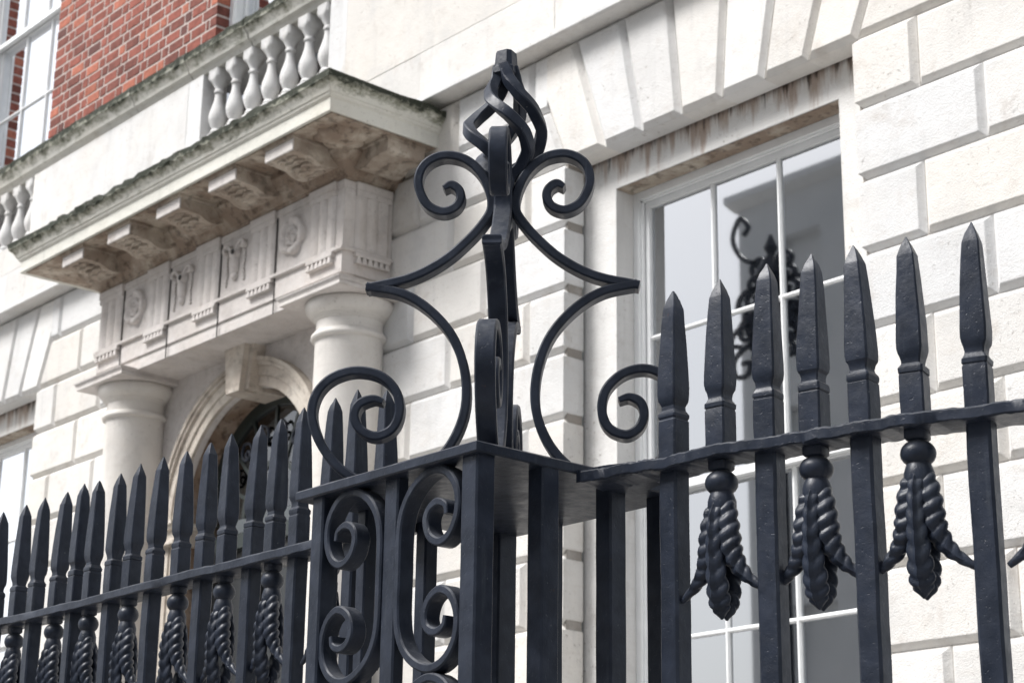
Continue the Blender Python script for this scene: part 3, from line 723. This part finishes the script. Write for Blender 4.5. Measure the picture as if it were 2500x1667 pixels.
rail(ra, [(-2.975, 2.80), (-2.87, 2.828)]+RXY+[(-1.75, 3.11)], .098, seed=4)
gs = MB(); gs.prism([(-2.982, 2.76), (-2.90, 2.775), (-2.84, 2.80), (-2.86, 2.90), (-2.982, 2.94)], 'z', RZ0+.002, RZ1+.004); gs.build('weld_plate', M['iron'], ra)
LX = [-5.804, -5.651, -5.53, -5.389, -5.272, -5.176, -5.048, -4.943, -4.814, -4.671, -4.546, -4.433, -4.303, -4.201, -4.089, -3.951, -3.845, -3.72]
LX = [-6.28, -6.17, -6.045, -5.925]+LX
for k, x in enumerate(LX):
    dz = random.uniform(-.012, .02) + (-.05 if k == len(LX)-1 else 0)
    (spear_bar if k % 2 == 0 else pendant)(rb, x, 2.80, k, random.uniform(-.06, .06), dz, .88)
rail(rb, [(-6.4, 2.80), (-6.0, 2.802), (-5.5, 2.798), (-5.0, 2.803), (-4.5, 2.797), (-4.0, 2.80), (-3.62, 2.80)], .092, seed=9)

# ------------------------------------------------------------------ openwork pier with its scrolled finial
pier = empty('openwork_pier', 'square black iron pier with scroll panels, crossed scrolls and twisted basket on top', 'gate pier')
BX0, BX1, BY0, BY1 = -3.635, -2.98, 2.475, 3.10
pl = MB(); pz0, pz1 = 1.005, 1.030
def prng(e, z): 
    pts = []; n = 10
    for (ax, ay, bx_, by_) in ((BX0, BY0, BX1, BY0), (BX1, BY0, BX1, BY1), (BX1, BY1, BX0, BY1), (BX0, BY1, BX0, BY0)):
        for i in range(n): 
            f = i/n; x = ax+(bx_-ax)*f; y = ay+(by_-ay)*f; cx, cy = (BX0+BX1)/2, (BY0+BY1)/2
            kx = (abs(x-cx)-e)/abs(x-cx) if abs(x-cx) > .1 else 1; ky = (abs(y-cy)-e)/abs(y-cy) if abs(y-cy) > .1 else 1
            pts.append((cx+(x-cx)*kx, cy+(y-cy)*ky, z+random.uniform(-.0006, .0006)))
    return pts
pl.loft([prng(.004, pz0), prng(0, pz0+.003), prng(0, pz1-.004), prng(.005, pz1)]); pl.build('cap_plate', M['iron'], pier, 30)
def post(x, y, hx, hy, seed, par=None):
    rn = random.Random(seed); mb = MB(); rings = []
    for i in range(36):
        z = -1.6+(pz0+1.6+.001)*i/35; c = .004
        sec = [(-hx+c, -hy), (hx-c, -hy), (hx, -hy+c), (hx, hy-c), (hx-c, hy), (-hx+c, hy), (-hx, hy-c), (-hx, -hy+c)]; k = 1+rn.uniform(-.01, .01)
        rings.append([(x+a*k, y+b*k, z) for a, b in sec])
    mb.loft(rings); return mb.build('post', M['iron'], pier, 30)
PY = 2.515
post(-3.02, PY, .026, .026, 1); post(-3.565, PY, .022, .026, 2); post(-3.300, PY, .024, .016, 3)
post(-3.01, 2.690, .025, .025, 4); post(-3.01, 2.890, .025, .025, 5); post(-3.02, 3.06, .026, .026, 6); post(-3.585, 3.06, .032, .030, 7); post(-3.40, 3.06, .024, .024, 10)
post(-3.60, 2.84, .020, .020, 8); post(-3.60, 2.66, .018, .018, 9)
CPf = [(.198, .895), (.192, .916), (.165, .926), (.138, .915), (.127, .888), (.142, .854), (.178, .838), (.214, .856), (.234, .90), (.228, .948), (.198, .985), (.155, 1.000), (.110, .990), (.070, .962), (.044, .922), (.034, .87), (.034, .787)]
CPl = [(x-.0, 1.574-z) for x, z in CPf[:-1]][::-1]
CPl = [(x*1.02 if x > .1 else x, z) for x, z in CPl]
for dz in (0, -.445, -.89):
    for s in (-1, 1):
        mb = MB(); strip(mb, CPf+CPl, lambda u, v, w_, s=s, dz=dz: (-3.300+s*u, PY+w_, v+dz), .020, .042, 5, taper=lambda f: (.55+.45*min(1, f*14, (1-f)*14), 1), jitter=.03)
        mb.build('panel_scroll', M['iron'], pier, 40)
# finial: four identical lyre scrolls on the diagonals
FC = (-3.285, 2.80)
LY = [(.146, 1.776), (.128, 1.786), (.109, 1.772), (.104, 1.748), (.118, 1.722), (.15, 1.712), (.187, 1.735), (.208, 1.792), (.195, 1.842), (.152, 1.869), (.10, 1.860), (.058, 1.822), (.034, 1.768), (.029, 1.72), (.046, 1.683), (.085, 1.636), (.142, 1.585), (.22, 1.543), (.325, 1.518)]
LY = [(u, v if v < 1.70 else 1.70+(v-1.70)*.93) for u, v in LY]
LW = [(.325, 1.522), (.24, 1.504), (.175, 1.464), (.12, 1.402), (.090, 1.33), (.080, 1.25), (.092, 1.18), (.128, 1.112), (.185, 1.062), (.26, 1.042), (.34, 1.055), (.405, 1.115), (.440, 1.19), (.436, 1.250), (.402, 1.293), (.345, 1.312), (.285, 1.300), (.246, 1.262), (.236, 1.212), (.252, 1.170), (.290, 1.153), (.325, 1.168), (.342, 1.200), (.332, 1.230), (.300, 1.243), (.275, 1.236)]
fin = MB(); fin.loft([sqring(FC[0], FC[1], z, h_, R(45)) for z, h_ in ((1.66, .012), (1.68, .020), (1.76, .020), (1.775, .026), (1.79, .026), (1.815, .018))])
fo = fin.build('finial', M['iron'], pier, 30)
A0 = R(45)
tap_a = lambda f: (.62+.38*min(1, f*16), 1)
tap_b = lambda f: (.62+.38*min(1, (1-f)*16), 1)
for k in range(4):
    an = A0+k*math.pi/2; ca, sa = math.cos(an), math.sin(an)
    t3 = lambda u, v, w_: (FC[0]+ca*u-sa*w_, FC[1]+sa*u+ca*w_, v)
    LWk = [(u if u < .3 or k else .3+(u-.3)*.80, v) for u, v in LW]
    mb = MB(); strip(mb, LY, t3, .0218, .044, 7, taper=tap_a, jitter=.012); strip(mb, LWk, t3, .0218, .0445, 7, taper=tap_b, jitter=.012)
    mb.build('scroll', M['iron'], fo, 40)
# twisted basket
bk_ = []
BR = [(0, .014), (.05, .022), (.12, .045), (.22, .074), (.33, .090), (.45, .090), (.58, .074), (.74, .046), (.88, .025), (1, .018)]
def lerp(tab, f):
    for (a, va), (b, vb) in zip(tab[:-1], tab[1:]):
        if f <= b: g_ = (f-a)/(b-a); g_ = g_*g_*(3-2*g_)*.35+g_*.65; return va+(vb-va)*g_
    return tab[-1][1]
for k in range(4):
    rings = []; N = 44
    def pos_(f): a = 2*math.pi*k/4+R(-38)-f*R(195); r_ = lerp(BR, f); return Vector((FC[0]+r_*math.cos(a), FC[1]+r_*math.sin(a), 1.795+f*.300))
    for i in range(N+1):
        f = i/N; p_ = pos_(f); d = (pos_(min(1, f+.01))-pos_(max(0, f-.01))).normalized()
        rad = Vector((p_.x-FC[0], p_.y-FC[1], 0)).normalized(); rad = (rad-d*rad.dot(d)).normalized(); sd2 = d.cross(rad); h_ = .0138; c = .0030
        sec = [(-h_+c, -h_), (h_-c, -h_), (h_, -h_+c), (h_, h_-c), (h_-c, h_), (-h_+c, h_), (-h_, h_-c), (-h_, -h_+c)]
        rings.append([p_+rad*a+sd2*b for a, b in sec])
    mb = MB(); mb.loft(rings); mb.build('basket_bar', M['iron'], fo, 40)
cl = MB(); cl.loft([sqring(FC[0], FC[1], z, h_, R(20), .2) for z, h_ in ((2.065, .020), (2.075, .030), (2.09, .029), (2.095, .025), (2.135, .022), (2.138, .018))]); cl.build('basket_collar', M['iron'], fo, 30)

# ------------------------------------------------------------------ across the street: seen only as reflections in the panes
opp = empty('terrace_house', 'pale grey terrace across the street, mirrored in the window panes', 'building')
ob = MB(); ob.box(-23.2, 14, -22, -12.3, -1.6, 13.70)
for x in range(-23, 14, 2):
    ob.box(x-.2, x+.8, -12.3, -12.0, -1.6, 13.70)
for z0, z1 in ((-1.6, -.6), (2.0, 3.6), (6.0, 7.4), (9.6, 10.9), (12.9, 13.70)): ob.box(-23.2, 14, -12.31, -12.01, z0, z1)
m = mat('pale_render', (.20, .21, .22), .9); t = NT(m); t.color(t.ramp(t.noise(t.pos(), .8, 5), [(.3, (.70, .72, .73)), (.7, (.80, .81, .82))])); ob.build('facade', m, opp)
oc = MB(); oc.prism([(-12.0, 13.70), (-11.85, 13.74), (-11.7, 13.80), (-11.7, 13.93), (-12.3, 13.95), (-12.3, 13.70)], 'x', -23.3, 14); oc.build('roof_cornice', M['white'], opp)
lamp = empty('street_lamp', 'dark ornate scrolled street lamp, seen as a mirror image in the right sash window', 'street lamp')
lx, ly = -14.55, -3.0
lm = MB(); lm.lathe([(.16, -1.6), (.16, -.6), (.09, -.5), (.075, 2), (.06, 6.7), (.10, 6.75), (.06, 6.85)], lx, ly, 16); lm.build('post', M['iron'], lamp, 40)
ln = MB(); ln.lathe([(.05, 7.35), (.10, 7.38), (.20, 7.85), (.24, 7.9), (.12, 8.12), (.05, 8.2), (.09, 8.28), (.02, 8.45)], lx, ly, 8); ln.build('lantern', M['iron'], lamp, 30)
for s in (-1, 1):
    for (zz, sc2) in ((6.8, 1.0), (7.25, .8)):
        mb = MB(); strip(mb, [(0, zz), (.10*sc2, zz+.22), (.30*sc2, zz+.32*sc2), (.48*sc2, zz+.18*sc2), (.46*sc2, zz-.02), (.32*sc2, zz-.04), (.28*sc2, zz+.10*sc2), (.38*sc2, zz+.12*sc2)], lambda u, v, w_: (lx+s*u*1.35, ly+w_, v), .06, .05, 5); mb.build('scroll', M['iron'], lamp, 40)
        mb = MB(); strip(mb, [(0, zz+.3), (.16*sc2, zz+.55), (.42*sc2, zz+.56), (.52*sc2, zz+.40), (.40*sc2, zz+.34)], lambda u, v, w_: (lx+s*u*1.35, ly+w_, v), .055, .05, 5); mb.build('scroll', M['iron'], lamp, 40)
for s in (-1, 1):
    for k in range(7):
        zz = 6.95+k*.19; r_ = .30-.03*abs(k-3); mb = MB()
        strip(mb, [(s*.06, zz), (s*r_*.6, zz+.10), (s*r_, zz+.02), (s*r_*.9, zz-.09), (s*r_*.62, zz-.05), (s*r_*.7, zz+.02)], lambda u, v, w_: (lx+u*1.5, ly+w_, v), .05, .05, 4); mb.build('scroll', M['iron'], lamp, 40)
mb = MB(); strip(mb, [(-.1, 8.1), (-.45, 8.25), (-.62, 8.55), (-.50, 8.80), (-.36, 8.66), (-.44, 8.56)], lambda u, v, w_: (lx+u, ly+w_, v), .06, .05, 6); mb.build('crook', M['iron'], lamp, 40)
print('objects', len(bpy.data.objects))
